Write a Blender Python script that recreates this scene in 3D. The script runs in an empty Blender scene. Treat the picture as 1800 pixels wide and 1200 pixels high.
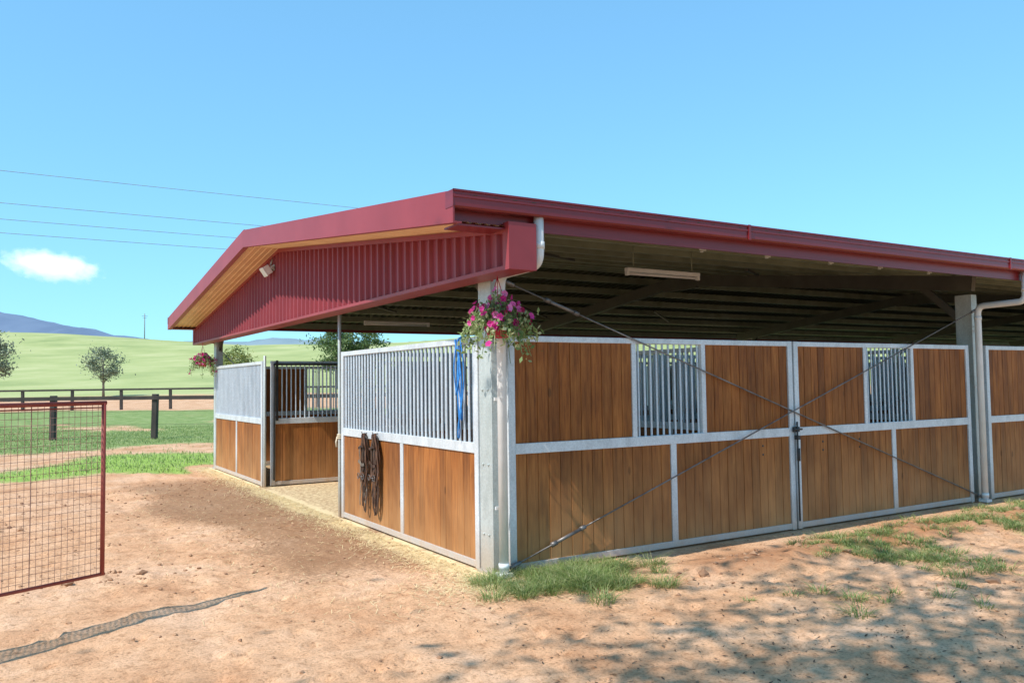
import bpy, math, random
import numpy as np
from mathutils import Vector, Matrix
random.seed(7); rng=np.random.default_rng(11)
S=bpy.context.scene
# ---------------------------------------------------------------- frame of reference
CAM=np.array([-3.867,-6.66,1.76])
_a=math.radians(58.6)
Rv=np.array([math.sin(_a),-math.cos(_a)]); Fv=np.array([math.cos(_a),math.sin(_a)])
def W(X,D,z=0.0):
    p=CAM[:2]+X*Rv+D*Fv
    return (float(p[0]),float(p[1]),z)
M=4.07
# ---------------------------------------------------------------- materials
def mat(name):
    m=bpy.data.materials.new(name); m.use_nodes=True
    nt=m.node_tree; b=nt.nodes['Principled BSDF']
    return m,nt,b
def ramp(nt,stops):
    r=nt.nodes.new('ShaderNodeValToRGB'); e=r.color_ramp.elements
    e[0].position=stops[0][0]; e[0].color=(*stops[0][1],1)
    e[1].position=stops[-1][0]; e[1].color=(*stops[-1][1],1)
    for p,c in stops[1:-1]:
        x=e.new(p); x.color=(*c,1)
    return r
def mix(nt,fac,a,b,mode='MIX'):
    m=nt.nodes.new('ShaderNodeMix'); m.data_type='RGBA'; m.blend_type=mode
    for i,v in ((0,fac),(6,a),(7,b)):
        if isinstance(v,(int,float)): m.inputs[i].default_value=v
        elif isinstance(v,tuple): m.inputs[i].default_value=(*v,1)
        else: nt.links.new(v,m.inputs[i])
    return m.outputs[2]
def pos(nt,scale=(1,1,1)):
    g=nt.nodes.new('ShaderNodeNewGeometry'); mp=nt.nodes.new('ShaderNodeMapping')
    mp.inputs['Scale'].default_value=scale
    nt.links.new(g.outputs['Position'],mp.inputs['Vector'])
    return mp.outputs[0]
def noise(nt,vec,scale,detail=4,rough=.55):
    n=nt.nodes.new('ShaderNodeTexNoise'); n.inputs['Scale'].default_value=scale
    n.inputs['Detail'].default_value=detail; n.inputs['Roughness'].default_value=rough
    nt.links.new(vec,n.inputs['Vector']); return n.outputs['Fac']
def bump(nt,b,h,strength=.3,dist=.01):
    bp=nt.nodes.new('ShaderNodeBump'); bp.inputs['Strength'].default_value=strength
    bp.inputs['Distance'].default_value=dist
    nt.links.new(h,bp.inputs['Height']); nt.links.new(bp.outputs[0],b.inputs['Normal'])
def mathn(nt,op,a,b=None,clamp=False):
    m=nt.nodes.new('ShaderNodeMath'); m.operation=op; m.use_clamp=clamp
    for i,v in ((0,a),(1,b)):
        if v is None: continue
        if isinstance(v,(int,float)): m.inputs[i].default_value=v
        else: nt.links.new(v,m.inputs[i])
    return m.outputs[0]
def noisy(name,c1,c2,scale=4,rough=.6,metal=0,bs=0,stretch=(1,1,1),bscale=None,detail=4):
    m,nt,b=mat(name); v=pos(nt,stretch)
    f=noise(nt,v,scale,detail); r=ramp(nt,[(.3,c1),(.7,c2)])
    nt.links.new(f,r.inputs[0]); nt.links.new(r.outputs[0],b.inputs['Base Color'])
    b.inputs['Roughness'].default_value=rough; b.inputs['Metallic'].default_value=metal
    if bs: bump(nt,b,noise(nt,v,bscale or scale*3),bs)
    return m
def m_wood():
    m,nt,b=mat('stained_timber_boards')
    v=pos(nt,(14,14,1.2)); g=nt.nodes.new('ShaderNodeNewGeometry')
    isl=g.outputs['Random Per Island']
    add=nt.nodes.new('ShaderNodeVectorMath'); add.operation='ADD'
    sc=nt.nodes.new('ShaderNodeCombineXYZ')
    s=mathn(nt,'MULTIPLY',isl,37.0); nt.links.new(s,sc.inputs[2]); nt.links.new(s,sc.inputs[0])
    nt.links.new(v,add.inputs[0]); nt.links.new(sc.outputs[0],add.inputs[1])
    f=noise(nt,add.outputs[0],2.2,6,.65)
    r=ramp(nt,[(.30,(.17,.050,.009)),(.5,(.30,.098,.018)),(.70,(.41,.155,.036))])
    nt.links.new(f,r.inputs[0])
    tint=ramp(nt,[(0,(.74,.68,.62)),(.5,(1,.97,.93)),(1,(1.18,1.12,1.04))]); nt.links.new(isl,tint.inputs[0])
    c=mix(nt,1.0,r.outputs[0],tint.outputs[0],'MULTIPLY')
    f2=noise(nt,pos(nt,(1,1,.6)),2.3,3); r2=ramp(nt,[(.35,(.82,.79,.76)),(.65,(1.1,1.1,1.1))]); nt.links.new(f2,r2.inputs[0])
    c=mix(nt,1.0,c,r2.outputs[0],'MULTIPLY')
    sep=nt.nodes.new('ShaderNodeSeparateXYZ'); nt.links.new(pos(nt),sep.inputs[0])
    low=mathn(nt,'SUBTRACT',1.0,mathn(nt,'DIVIDE',sep.outputs[2],1.15),True)
    low=mathn(nt,'MULTIPLY',low,mathn(nt,'MULTIPLY',f2,1.1))
    c=mix(nt,low,c,(.52,.28,.12))
    vo=nt.nodes.new('ShaderNodeTexVoronoi'); vo.inputs['Scale'].default_value=1.0
    nt.links.new(pos(nt,(4.0,4.0,1.7)),vo.inputs['Vector'])
    k=ramp(nt,[(.0,(1,1,1)),(.06,(1,1,1)),(.10,(0,0,0))]); nt.links.new(vo.outputs['Distance'],k.inputs[0])
    c=mix(nt,mathn(nt,'MULTIPLY',k.outputs[0],.5),c,(.06,.022,.008))
    nt.links.new(c,b.inputs['Base Color']); b.inputs['Roughness'].default_value=.6; b.inputs['Specular IOR Level'].default_value=.3
    bump(nt,b,f,.25,.004)
    return m
WOOD=m_wood()
def m_galv(name,base,dark,metal=.25,rough=.42,dust=0):
    m,nt,b=mat(name); v=pos(nt)
    vo=nt.nodes.new('ShaderNodeTexVoronoi'); vo.inputs['Scale'].default_value=70; nt.links.new(v,vo.inputs['Vector'])
    f=noise(nt,pos(nt,(1,1,.35)),5,5,.65)
    r=ramp(nt,[(.3,dark),(.62,base)]); nt.links.new(f,r.inputs[0])
    bw=nt.nodes.new('ShaderNodeRGBToBW'); nt.links.new(vo.outputs['Color'],bw.inputs[0])
    r2=ramp(nt,[(.2,(.90,.90,.90)),(.8,(1.05,1.05,1.05))]); nt.links.new(bw.outputs[0],r2.inputs[0])
    c=mix(nt,1.0,r.outputs[0],r2.outputs[0],'MULTIPLY')
    if dust:
        sep=nt.nodes.new('ShaderNodeSeparateXYZ'); nt.links.new(v,sep.inputs[0])
        low=mathn(nt,'SUBTRACT',1.0,mathn(nt,'DIVIDE',sep.outputs[2],.45),True)
        c=mix(nt,mathn(nt,'MULTIPLY',low,mathn(nt,'MULTIPLY',f,1.3),True),c,(.50,.34,.22))
    nt.links.new(c,b.inputs['Base Color'])
    b.inputs['Metallic'].default_value=metal; b.inputs['Roughness'].default_value=rough
    return m
GALV=m_galv('galvanised_steel',(.72,.75,.77),(.54,.57,.59),.15,.42,1)
GALVP=m_galv('galvanised_post',(.58,.62,.60),(.42,.46,.44),.25,.42,1)
BARS=m_galv('galvanised_bars',(.66,.72,.78),(.50,.56,.62),.3,.4)
MAROON=noisy('maroon_colour_steel',(.27,.030,.036),(.33,.042,.048),1.5,.45)
MAROONC=noisy('maroon_cladding_shade_tint',(.235,.027,.038),(.29,.038,.050),1.5,.5)  # same maroon steel, overhang shade painted in as a darker, purpler tone
MAROOND=noisy('maroon_gutter_steel',(.17,.014,.018),(.23,.022,.026),3,.32,stretch=(.3,1,4))
SOFF=noisy('soffit_bounce_tint',(.66,.38,.20),(.76,.48,.27),2,.45)  # bare metal sheet; warm light reflected off the dirt is painted into its colour
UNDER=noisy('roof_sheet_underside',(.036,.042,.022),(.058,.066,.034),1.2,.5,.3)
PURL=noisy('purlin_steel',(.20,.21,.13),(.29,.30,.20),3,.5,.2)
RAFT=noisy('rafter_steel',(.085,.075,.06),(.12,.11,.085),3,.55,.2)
WHITE=noisy('white_pvc_pipe',(.72,.71,.68),(.82,.81,.79),6,.35)
BLACK=noisy('black_metal',(.015,.015,.015),(.04,.04,.04),8,.5)
CABLE=noisy('steel_cable',(.12,.10,.09),(.26,.24,.23),9,.45,.5)
WIRES=noisy('power_cable',(.25,.27,.30),(.32,.34,.36),2,.6)
FENCE=noisy('dark_painted_timber',(.025,.018,.015),(.06,.045,.035),3,.7)
GATE=noisy('red_rusty_steel',(.24,.035,.028),(.36,.08,.05),5,.55)
WIRE=noisy('rusty_wire_mesh',(.24,.11,.08),(.40,.24,.18),9,.6)
LEATHER=noisy('bridle_leather',(.018,.010,.008),(.10,.045,.025),12,.5)
LEATHG=noisy('bridle_webbing',(.12,.10,.08),(.26,.21,.16),14,.7)
TAN=noisy('tan_leather',(.07,.030,.015),(.16,.075,.04),14,.6)
BLUE=noisy('blue_rope_fibre',(.01,.14,.50),(.05,.32,.75),30,.7)
ROPEW=noisy('pale_rope_fibre',(.55,.45,.30),(.75,.66,.50),30,.8)
CLOD=noisy('dirt_clod',(.26,.135,.075),(.52,.31,.18),5,.95)
STRAW=noisy('straw_stalks',(.62,.47,.22),(.85,.72,.42),9,.8)
BARK=noisy('tree_bark',(.12,.09,.07),(.30,.25,.20),3,.9,bs=.5,stretch=(3,3,.6))
REDPOT=noisy('red_plastic_pot',(.45,.01,.05),(.55,.02,.07),5,.4)
SOIL=noisy('potting_soil',(.02,.012,.008),(.05,.03,.02),9,.9)
def m_leaf(name,c1,c2,c3=None,trans=.35):
    m,nt,b=mat(name); g=nt.nodes.new('ShaderNodeNewGeometry')
    st=[(0,c1),(.6,c2)]+[(1,c3 or c2)]
    r=ramp(nt,st); nt.links.new(g.outputs['Random Per Island'],r.inputs[0])
    nt.links.new(r.outputs[0],b.inputs['Base Color']); b.inputs['Roughness'].default_value=.6
    t=nt.nodes.new('ShaderNodeBsdfTranslucent'); nt.links.new(r.outputs[0],t.inputs[0])
    ms=nt.nodes.new('ShaderNodeMixShader'); ms.inputs[0].default_value=trans
    nt.links.new(b.outputs[0],ms.inputs[1]); nt.links.new(t.outputs[0],ms.inputs[2])
    nt.links.new(ms.outputs[0],nt.nodes['Material Output'].inputs[0])
    return m
LEAF_GUM=m_leaf('gum_leaves',(.12,.15,.09),(.22,.27,.17),(.36,.40,.30))
LEAF_GRN=m_leaf('green_leaves',(.05,.10,.03),(.12,.19,.06),(.22,.3,.11))
LEAF_YEL=m_leaf('yellow_green_leaves',(.12,.17,.04),(.30,.35,.10),(.45,.47,.18))
GRASSM=m_leaf('grass_blades',(.13,.20,.05),(.30,.40,.12),(.60,.57,.30),.4)
LITTER=m_leaf('dry_leaf_litter',(.06,.03,.015),(.16,.09,.05),(.34,.22,.12),.1)
LEAF_PET=m_leaf('petunia_leaves',(.12,.20,.06),(.30,.42,.15),(.62,.66,.40),.4)
PETAL=m_leaf('petunia_petals',(.62,.02,.22),(.82,.07,.40),(.90,.30,.62),.35)
PETALR=m_leaf('dark_petunia_petals',(.35,.0,.07),(.55,.01,.16),(.65,.03,.25),.3)
# ---------------------------------------------------------------- mesh builder
class MB:
    def __init__(s): s.v=[]; s.f=[]; s.m=[]; s.sm=[]
    def add(s,vs,fs,mi=0,smooth=False):
        o=len(s.v); s.v.extend([tuple(p) for p in vs])
        for f in fs: s.f.append(tuple(o+i for i in f)); s.m.append(mi); s.sm.append(smooth)
    def box(s,a,b,mi=0):
        x0,y0,z0=[min(a[i],b[i]) for i in range(3)]; x1,y1,z1=[max(a[i],b[i]) for i in range(3)]
        s.add([(x0,y0,z0),(x1,y0,z0),(x1,y1,z0),(x0,y1,z0),(x0,y0,z1),(x1,y0,z1),(x1,y1,z1),(x0,y1,z1)],
              [(0,3,2,1),(4,5,6,7),(0,1,5,4),(1,2,6,5),(2,3,7,6),(3,0,4,7)],mi)
    def beam(s,p,q,w,h,mi=0,up=(0,0,1)):
        p=Vector(p);q=Vector(q);d=(q-p).normalized();u=Vector(up)
        r=d.cross(u).normalized();u=r.cross(d).normalized()
        vs=[]
        for c in (p,q):
            for sx,sy in ((-1,-1),(1,-1),(1,1),(-1,1)): vs.append(c+r*(sx*w/2)+u*(sy*h/2))
        s.add(vs,[(0,1,2,3),(7,6,5,4),(0,4,5,1),(1,5,6,2),(2,6,7,3),(3,7,4,0)],mi)
    def tube(s,path,r,n=8,mi=0,cap=True,smooth=True):
        P=[Vector(p) for p in path]; rs=r if isinstance(r,(list,tuple)) else [r]*len(P)
        vs=[];fs=[]; prev=None
        for i,p in enumerate(P):
            if i==0:d=P[1]-P[0]
            elif i==len(P)-1:d=P[-1]-P[-2]
            else:d=(P[i+1]-P[i]).normalized()+(P[i]-P[i-1]).normalized()
            if d.length<1e-9:d=Vector((0,0,1))
            d.normalize()
            if prev is None:
                a=Vector((0,0,1)) if abs(d.z)<.9 else Vector((1,0,0))
                x=d.cross(a).normalized()
            else:
                x=prev-d*prev.dot(d)
                x=x.normalized() if x.length>1e-6 else d.orthogonal().normalized()
            prev=x; y=d.cross(x)
            for k in range(n):
                t=2*math.pi*k/n; vs.append(p+(x*math.cos(t)+y*math.sin(t))*rs[i])
        for i in range(len(P)-1):
            for k in range(n):
                k2=(k+1)%n; fs.append((i*n+k,i*n+k2,(i+1)*n+k2,(i+1)*n+k))
        if cap:
            fs.append(tuple(range(n-1,-1,-1))); fs.append(tuple((len(P)-1)*n+k for k in range(n)))
        s.add(vs,fs,mi,smooth)
    def obj(s,name,mats,parent=None,bevel=0):
        me=bpy.data.meshes.new(name); me.from_pydata(s.v,[],s.f)
        for m in mats: me.materials.append(m)
        me.polygons.foreach_set('material_index',s.m); me.polygons.foreach_set('use_smooth',s.sm); me.update()
        o=bpy.data.objects.new(name,me); S.collection.objects.link(o)
        if parent: o.parent=parent
        if bevel:
            b=o.modifiers.new('bevel','BEVEL'); b.width=bevel; b.segments=1; b.limit_method='ANGLE'
        return o
def empty(name,loc=(0,0,0)):
    e=bpy.data.objects.new(name,None); e.location=loc; e.empty_display_size=.3; S.collection.objects.link(e); return e
# ---------------------------------------------------------------- STABLE
NB=10
stable=empty('horse_stable')
fr=MB(); pl=MB(); ba=MB()
def wall(axis,p0,a0,a1,upper,lower,ztop=2.21,zm=(1.09,1.19),w=.075):
    def bx(mb,a,b,z0,z1,d,mi=0):
        if axis=='x': mb.box((a,p0-d,z0),(b,p0+d,z1),mi)
        else: mb.box((p0-d,a,z0),(p0+d,b,z1),mi)
    bx(fr,a0,a0+w,0,ztop,.034); bx(fr,a1-w,a1,0,ztop,.034)
    bx(fr,a0+w,a1-w,0.01,.075,.030); bx(fr,a0+w,a1-w,zm[0],zm[1],.030); bx(fr,a0+w,a1-w,ztop-.06,ztop-.002,.030)
    def planks(a,b,z0,z1):
        n=max(1,round((b-a)/.128)); wd=(b-a)/n
        for i in range(n):
            j=random.uniform(-.002,.002)
            c0=a+i*wd+.0025; c1=a+(i+1)*wd-.0025
            if axis=='x': pl.box((c0,p0-.014+j,z0),(c1,p0+.014+j,z1))
            else: pl.box((p0-.014+j,c0,z0),(p0+.014+j,c1,z1))
        bx(pl,a-.01,b+.01,z0-.01,z1+.01,.007)
    cuts=[a0+w]+[c for c in lower]+[a1-w]
    for c in lower: bx(fr,c-.04,c+.04,.07,zm[0]+.01,.027)
    for i in range(len(cuts)-1):
        a=cuts[i]+(.04 if i>0 else 0); b=cuts[i+1]-(.04 if i<len(cuts)-2 else 0)
        planks(a,b,.07,zm[0]+.01)
    for k,a,b in upper:
        if k=='w': planks(a,b,zm[1]-.01,ztop-.05)
        else:
            sp,rad=(.098,.0165) if k=='B' else (.083,.012)
            n=round((b-a)/sp)
            for i in range(n):
                c=a+(i+.5)*(b-a)/n
                q=(c,p0) if axis=='x' else (p0,c)
                ba.tube([(q[0],q[1],zm[1]-.01),(q[0],q[1],ztop-.05)],rad,6,0,False)
    for i in range(len(upper)-1):
        c=(upper[i][2]+upper[i+1][1])/2; g=max(.03,(upper[i+1][1]-upper[i][2]))
        bx(fr,c-g/2,c+g/2,zm[1]-.01,ztop-.05,.027)
def bayA(o): wall('x',0,o+.13,o+4.07,[('w',o+.205,o+1.63),('b',o+1.69,o+2.61),('w',o+2.67,o+3.995)],[o+2.18])
def bayB(o): wall('x',0,o+4.10,o+7.78,[('w',o+4.175,o+5.42),('b',o+5.48,o+6.42),('w',o+6.48,o+7.705)],[o+6.0])
for k in range(NB//2):
    bayA(k*2*M - (.05 if k else 0)); bayB(k*2*M)
wall('y',0,.27,4.07,[('B',.345,3.995)],[2.09])
wall('y',0,8.14,12.1,[('B',8.215,12.03)],[10.1])
for k in range(1,NB+1):
    for y0,y1 in ((.25,3.95),(8.3,12.0)):
        wall('y',k*M+.02,y0,y1,[('B',y0+.08,y1-.08)],[(y0+y1)/2])
for k in range(NB):
    for yy in (M,2*M):
        o=k*M
        wall('x',yy,o+.12,o+1.6,[('b',o+.2,o+1.52)],[],zm=(1.09,1.19))
        wall('x',yy,o+1.64,o+3.98,[('B',o+1.72,o+3.9)],[o+2.8])
    wall('x',3*M,k*M+.12,k*M+3.98,[('w',k*M+.2,k*M+2.0),('b',k*M+2.06,k*M+3.9)],[k*M+2.05])
fr.obj('panel_frames',[GALV],stable,.004); pl.obj('timber_boards',[WOOD],stable,.0035); ba.obj('steel_bars',[BARS],stable)
YE0,YE1,YR=-.82,13.03,6.1; ZE,ZR=3.31,4.14; XA,XB=-.82,NB*M+.9
sl=(ZR-ZE)/(YR-YE0)
def zr(y): return ZE+sl*((y-YE0) if y<=YR else (2*YR-y-YE0))
po=MB()
for k in range(NB//2+1):
    x=k*2*M-(.1 if k else -.03)
    for y in (.13,12.1):
        a=x-.05; b=x+.09
        po.box((a,y-.11,0),(a+.012,y+.13,2.95)); po.box((a+.012,y-.11,0),(b,y-.098,2.95)); po.box((a+.012,y+.118,0),(b,y+.13,2.95))
        po.box((b-.012,y-.098,0),(b,y-.06,2.95)); po.box((b-.012,y+.08,0),(b,y+.118,2.95))
        po.box((a-.03,y-.16,-.05),(b+.03,y+.16,.015))
        for z in (.35,1.0,1.7,2.3):
            po.tube([(a-.012,y+.06,z),(a,y+.06,z)],.012,6); po.tube([(a-.012,y-.04,z),(a,y-.04,z)],.012,6)
po.tube([(-.03,4.13,0),(-.03,4.13,2.78)],.024,10)
po.tube([(-.0,8.08,0),(-.0,8.08,2.30)],.024,10)
po.obj('posts',[GALVP],stable,.002)
ra=MB()
for k in range(NB//2+1):
    x=k*2*M-(.1 if k else -.06)
    for a,b in ((0.0,YR),(3*M,YR)):
        ra.beam((x,a,zr(a)-.30),(x,b,zr(b)-.30),.10,.22)
    ra.beam((x,YR-.5,zr(YR)-.44),(x,YR+.5,zr(YR)-.44),.07,.12)
    for a,s_ in ((0.05,1),(3*M-.05,-1)): ra.beam((x,a,2.45),(x,a+s_*.75,zr(a+s_*.75)-.36),.06,.10)
for xx in (2.0,6.1,10.2):
    for yy in (2.5,9.4):
        ra.beam((xx,yy,zr(yy)-.2),(xx+1.6,yy+1.2,zr(yy+1.2)-.2),.04,.04)
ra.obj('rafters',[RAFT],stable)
def ribbed(x0,x1,pitch,depth):
    pts=[]; x=x0
    while x<x1:
        pts+= [(x,0),(x+pitch*.62,0),(x+pitch*.72,depth),(x+pitch*.9,depth)]
        x+=pitch
    pts.append((x1,0)); return pts
rf=MB(); P=ribbed(XA+.02,XB,.19,.028)
for (ya,yb) in ((YE0-.02,YR),(YE1+.02,YR)):
    vs=[];fs=[]
    for x,d in P: vs+=[(x,ya,zr(min(max(ya,YE0),YE1))-.055+d),(x,yb,zr(yb)-.055+d)]
    for i in range(len(P)-1): fs.append((2*i,2*i+2,2*i+3,2*i+1))
    rf.add(vs,fs)
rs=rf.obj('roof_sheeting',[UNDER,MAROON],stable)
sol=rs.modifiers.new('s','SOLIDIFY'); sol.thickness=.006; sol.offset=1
cap=MB()
cap.add([(XA-.02,YR-.18,zr(YR-.18)-.005),(XA-.02,YR,ZR+.01),(XA-.02,YR+.18,zr(YR+.18)-.005),(XB,YR-.18,zr(YR-.18)-.005),(XB,YR,ZR+.01),(XB,YR+.18,zr(YR+.18)-.005)],[(0,1,4,3),(1,2,5,4)])
cap.obj('ridge_cap',[MAROON],stable)
pu=MB()
ys=list(np.arange(YE0+.15,YR,.98))+[YR-.12]
for y in ys:
    for yy in (y,2*YR-y):
        z=zr(yy)-.065
        pu.box((XA+.1,yy-.03,z-.13),(XB-.1,yy-.024,z)); pu.box((XA+.1,yy-.024,z-.13),(XB-.1,yy+.03,z-.124)); pu.box((XA+.1,yy-.024,z-.006),(XB-.1,yy+.03,z))
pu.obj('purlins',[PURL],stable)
cl_=MB()
for xx in (2.7,3.75,4.9,5.9,7.0):
    z=zr(.3)-.07
    cl_.box((xx,.05,z-.165),(xx+.10,.056,z-.125)); cl_.box((xx+.03,.05,z-.18),(xx+.06,.08,z-.170))
cl_.obj('purlin_cleats',[WHITE],stable)
XP=-.27; ZB=2.745
gb=MB()
rib=[];y=YE0+.10
while y<YE1-.12:
    rib+=[(y,0),(y+.110,0),(y+.128,.036),(y+.160,.036),(y+.178,0)]; y+=.19
rib.append((YE1-.1,0))
P2=[]
for i,(y,d) in enumerate(rib):
    P2.append((y,d))
    if i+1<len(rib) and y<YR<rib[i+1][0]:
        t=(YR-y)/(rib[i+1][0]-y); P2.append((YR,d*(1-t)+rib[i+1][1]*t))
vs=[];fs=[]
for y,d in P2: vs+=[(XP-d,y,ZB),(XP-d,y,zr(y)-.25)]
for i in range(len(P2)-1): fs.append((2*i,2*i+1,2*i+3,2*i+2))
gb.add(vs,fs)
vs=[(-.06,YE0+.02,ZB),(-.06,YE0+.02,zr(YE0)-.25),(-.06,YR,ZR-.25),(-.06,YE1-.02,zr(YE1)-.25),(-.06,YE1-.02,ZB)]
gb.add(vs,[(0,1,2,3,4)])
gb.obj('gable_cladding',[MAROONC],stable)
tr=MB()
tr.box((XP-.045,YE0+.02,ZB-.03),(-.05,YE1-.02,ZB+.005))
for a,b in ((YE0+.10,YR),(YE1-.10,YR)): tr.beam((XP-.02,a,zr(a)-.275),(XP-.02,b,zr(b)-.275),.055,.05)
for yy,s_ in ((YE0,1),(YE1,-1)):
    tr.box((XP-.05,yy,ZB-.034),(-.045,yy+s_*.10,zr(YE0)-.2))
for a,b in ((YE0-.015,YR),(YE1+.015,YR)):
    za=zr(a) if YE0<=a<=YE1 else ZE; zb=ZR
    for x0,x1,top,bot in ((XA-.03,XA-.015,.0,-.262),(XA-.015,XA+.05,-.002,-.016),(XA-.015,XA+.05,-.246,-.26)):
        v=[]
        for x in (x0,x1):
            v+=[(x,a,za+bot),(x,b,zb+bot),(x,b,zb+top),(x,a,za+top)]
        tr.add(v,[(0,1,2,3),(7,6,5,4),(0,4,5,1),(1,5,6,2),(2,6,7,3),(3,7,4,0)])
tr.obj('maroon_flashings',[MAROON],stable)
so=MB(); P=ribbed(XA+.01,XP-.02,.088,-.012)
for a,b in ((YE0+.06,YR),(YE1-.06,YR)):
    vs=[];fs=[]
    for x,d in P: vs+=[(x,a,zr(a)-.235+d),(x,b,zr(b)-.235+d)]
    for i in range(len(P)-1): fs.append((2*i,2*i+2,2*i+3,2*i+1))
    so.add(vs,fs)
so.obj('overhang_soffit',[SOFF],stable)
gu=MB()
for s_,ye in ((1,YE0),(-1,YE1)):
    prof=[(0.13,.0),(0.13,-.13),(.015,-.135),(0,-.12),(0,-.055),(-.008,-.05),(-.008,-.032),(0,-.027),(0,-.008),(-.012,-.004),(-.012,.012),(.008,.012),(.008,-.006),(.012,-.118),(.12,-.122),(.12,0)]
    vs=[];n=len(prof)
    for x in (XA-.03,XB):
        for dy,dz in prof: vs.append((x,ye+s_*dy-s_*.02,ZE+dz))
    fs=[(i,(i+1)%n,n+(i+1)%n,n+i) for i in range(n)]
    gu.add(vs,fs)
    gu.box((XA-.034,ye-s_*.025,ZE-.13),(XA-.028,ye+s_*.11,ZE+.008))
    gu.box((XA+.05,ye+s_*.118,ZE-.245),(XB,ye+s_*.135,ZE-.01))
    gu.box((XA+.05,ye+s_*.06,ZE-.262),(XP-.03,ye+s_*.30,ZE-.248))
for x in np.arange(2.5,XB,4.9): gu.box((x,YE0-.036,ZE-.137),(x+.03,YE0-.02,ZE+.016))
gu.obj('gutters',[MAROOND],stable)
dp=MB()
for x in (.02,7.93,16.0,24.2):
    yo=YE0+.06
    def arc(p0,c,p1,n=6):
        p0,c,p1=map(Vector,(p0,c,p1)); return [p0*(1-t)**2+c*2*t*(1-t)+p1*t*t for t in [i/n for i in range(n+1)]]
    path=[(x,yo,ZE-.13)]+arc((x,yo,2.90),(x,yo,2.78),(x,yo+.10,2.775))+arc((x,-.2,2.765),(x,-.10,2.76),(x,-.10,2.64))+[(x,-.10,.03)]
    dp.tube(path,.044,16)
    for z in (2.62,.12): dp.tube([(x,-.10,z-.05),(x,-.10,z)],.050,16)
    dp.tube([(x,yo,2.97),(x,yo,2.91)],.050,16)
    for z in (.6,1.6,2.4): dp.box((x-.055,-.06,z),(x+.055,-.045,z+.03))
    dp.box((x-.06,-.16,.0),(x+.06,-.04,.035))
dp.obj('downpipes',[WHITE],stable)
cb=MB()
def rod(p,q,y):
    p=Vector((p[0],y,p[1]));q=Vector((q[0],y,q[1])); d=(q-p).normalized()
    cb.tube([p,q],.0085,8); a=p+d*.55
    cb.tube([a,a+d*.30],.018,8); cb.tube([a-d*.06,a],.026,8); cb.tube([a+d*.3,a+d*.36],.024,8)
    cb.tube([p,p+d*.12],.02,8); cb.tube([q-d*.12,q],.02,8)
rod((.08,2.72),(7.95,.06),-.052); rod((.10,.06),(7.95,2.72),-.072)
cb.tube([(.05,12.1,2.6),(.05,8.2,1.6)],.008,6)
cb.obj('brace_rods',[CABLE],stable)
la=MB(); xl=4.085
la.box((xl-.05,-.06,1.14),(xl+.05,-.034,1.20)); la.tube([(xl,-.065,1.26),(xl,-.065,.10)],.011,8)
la.box((xl-.02,-.09,1.05),(xl+.02,-.034,1.10)); la.tube([(xl-.07,-.07,1.17),(xl+.08,-.07,1.17)],.012,8)
la.tube([(xl,-.075,.95),(xl,-.075,.80)],.02,8)
for xx in (3.55,4.6,5.3):
    for z in (1.0,.9): la.tube([(xx,-.018,z),(xx,-.012,z)],.014,8)
la.box((.2,8.08,1.15),(.24,8.105,2.22)); la.box((.16,8.07,2.13),(1.6,8.105,2.17)); la.tube([(.16,8.06,.1),(.16,8.06,2.15)],.018,8)
la.obj('door_latches',[BLACK],stable,.002)
def batten(name,p,L):
    e=empty(name,p); b=MB(); b.box((-L/2,-.03,0),(L/2,.03,.05)); b.obj('housing',[WHITE],e,.006)
    t=MB(); t.tube([(-L/2+.05,0,-.022),(L/2-.05,0,-.022)],.016,12); t.box((-L/2,-.02,-.045),(-L/2+.04,.02,.001)); t.box((L/2-.04,-.02,-.045),(L/2,.02,.001)); t.obj('tube',[WHITE],e)
    for sx in (-1,1):
        h=MB(); h.tube([(sx*L*.4,0,.05),(sx*L*.4,0,.42)],.008,6); h.obj('hanger',[PURL],e)
batten('fluorescent_light',(3.1,1.1,3.09),1.2)
batten('fluorescent_light.001',(3.2,9.6,3.05),1.5)
fl=empty('floodlight',(XP-.09,YR+.35,3.62))
b=MB(); b.box((-.10,-.09,-.07),(.0,.09,.07)); b.box((-.115,-.10,-.08),(-.10,.10,.08)); o=b.obj('lamp_head',[WHITE],fl,.01); o.rotation_euler=(0,math.radians(-35),0)
b=MB(); b.box((.0,-.10,-.01),(.055,-.085,.03)); b.box((.0,.085,-.01),(.055,.10,.03)); b.box((.045,-.1,-.03),(.06,.1,.06)); b.tube([(.02,0,.06),(.05,0,.16)],.012,8); b.obj('bracket',[GALVP],fl)
# ---------------------------------------------------------------- bridles on the gable wall
def strap(mb,pts,w=.022,mi=0,x=-.05):
    n=len(pts); vs=[];fs=[]
    for i,(y,z) in enumerate(pts):
        a=pts[max(0,i-1)]; b_=pts[min(n-1,i+1)]
        dy,dz=b_[0]-a[0],b_[1]-a[1]; l=math.hypot(dy,dz) or 1; ny,nz=-dz/l,dy/l
        xx=x-.012*abs(math.sin(i*.9+y*9))
        for t in (0,-.005):
            for s_ in (-1,1): vs.append((xx+t,y+ny*s_*w/2,z+nz*s_*w/2))
    for i in range(n-1):
        a=4*i;b_=a+4
        fs+=[(a,b_,b_+1,a+1),(a+2,a+3,b_+3,b_+2),(a,a+2,b_+2,b_),(a+1,b_+1,b_+3,a+3)]
    mb.add(vs,fs,mi)
def loop(yc,zt,hw,h,n=22,skew=0):
    out=[]
    for i in range(n+1):
        t=2*math.pi*i/n; s_=math.sin(t); c=math.cos(t)
        w=hw*(.35+.65*(1-c)/2)
        out.append((yc+s_*w+skew*(1-c)/2,zt-h*(1-c)/2))
    return out
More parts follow.
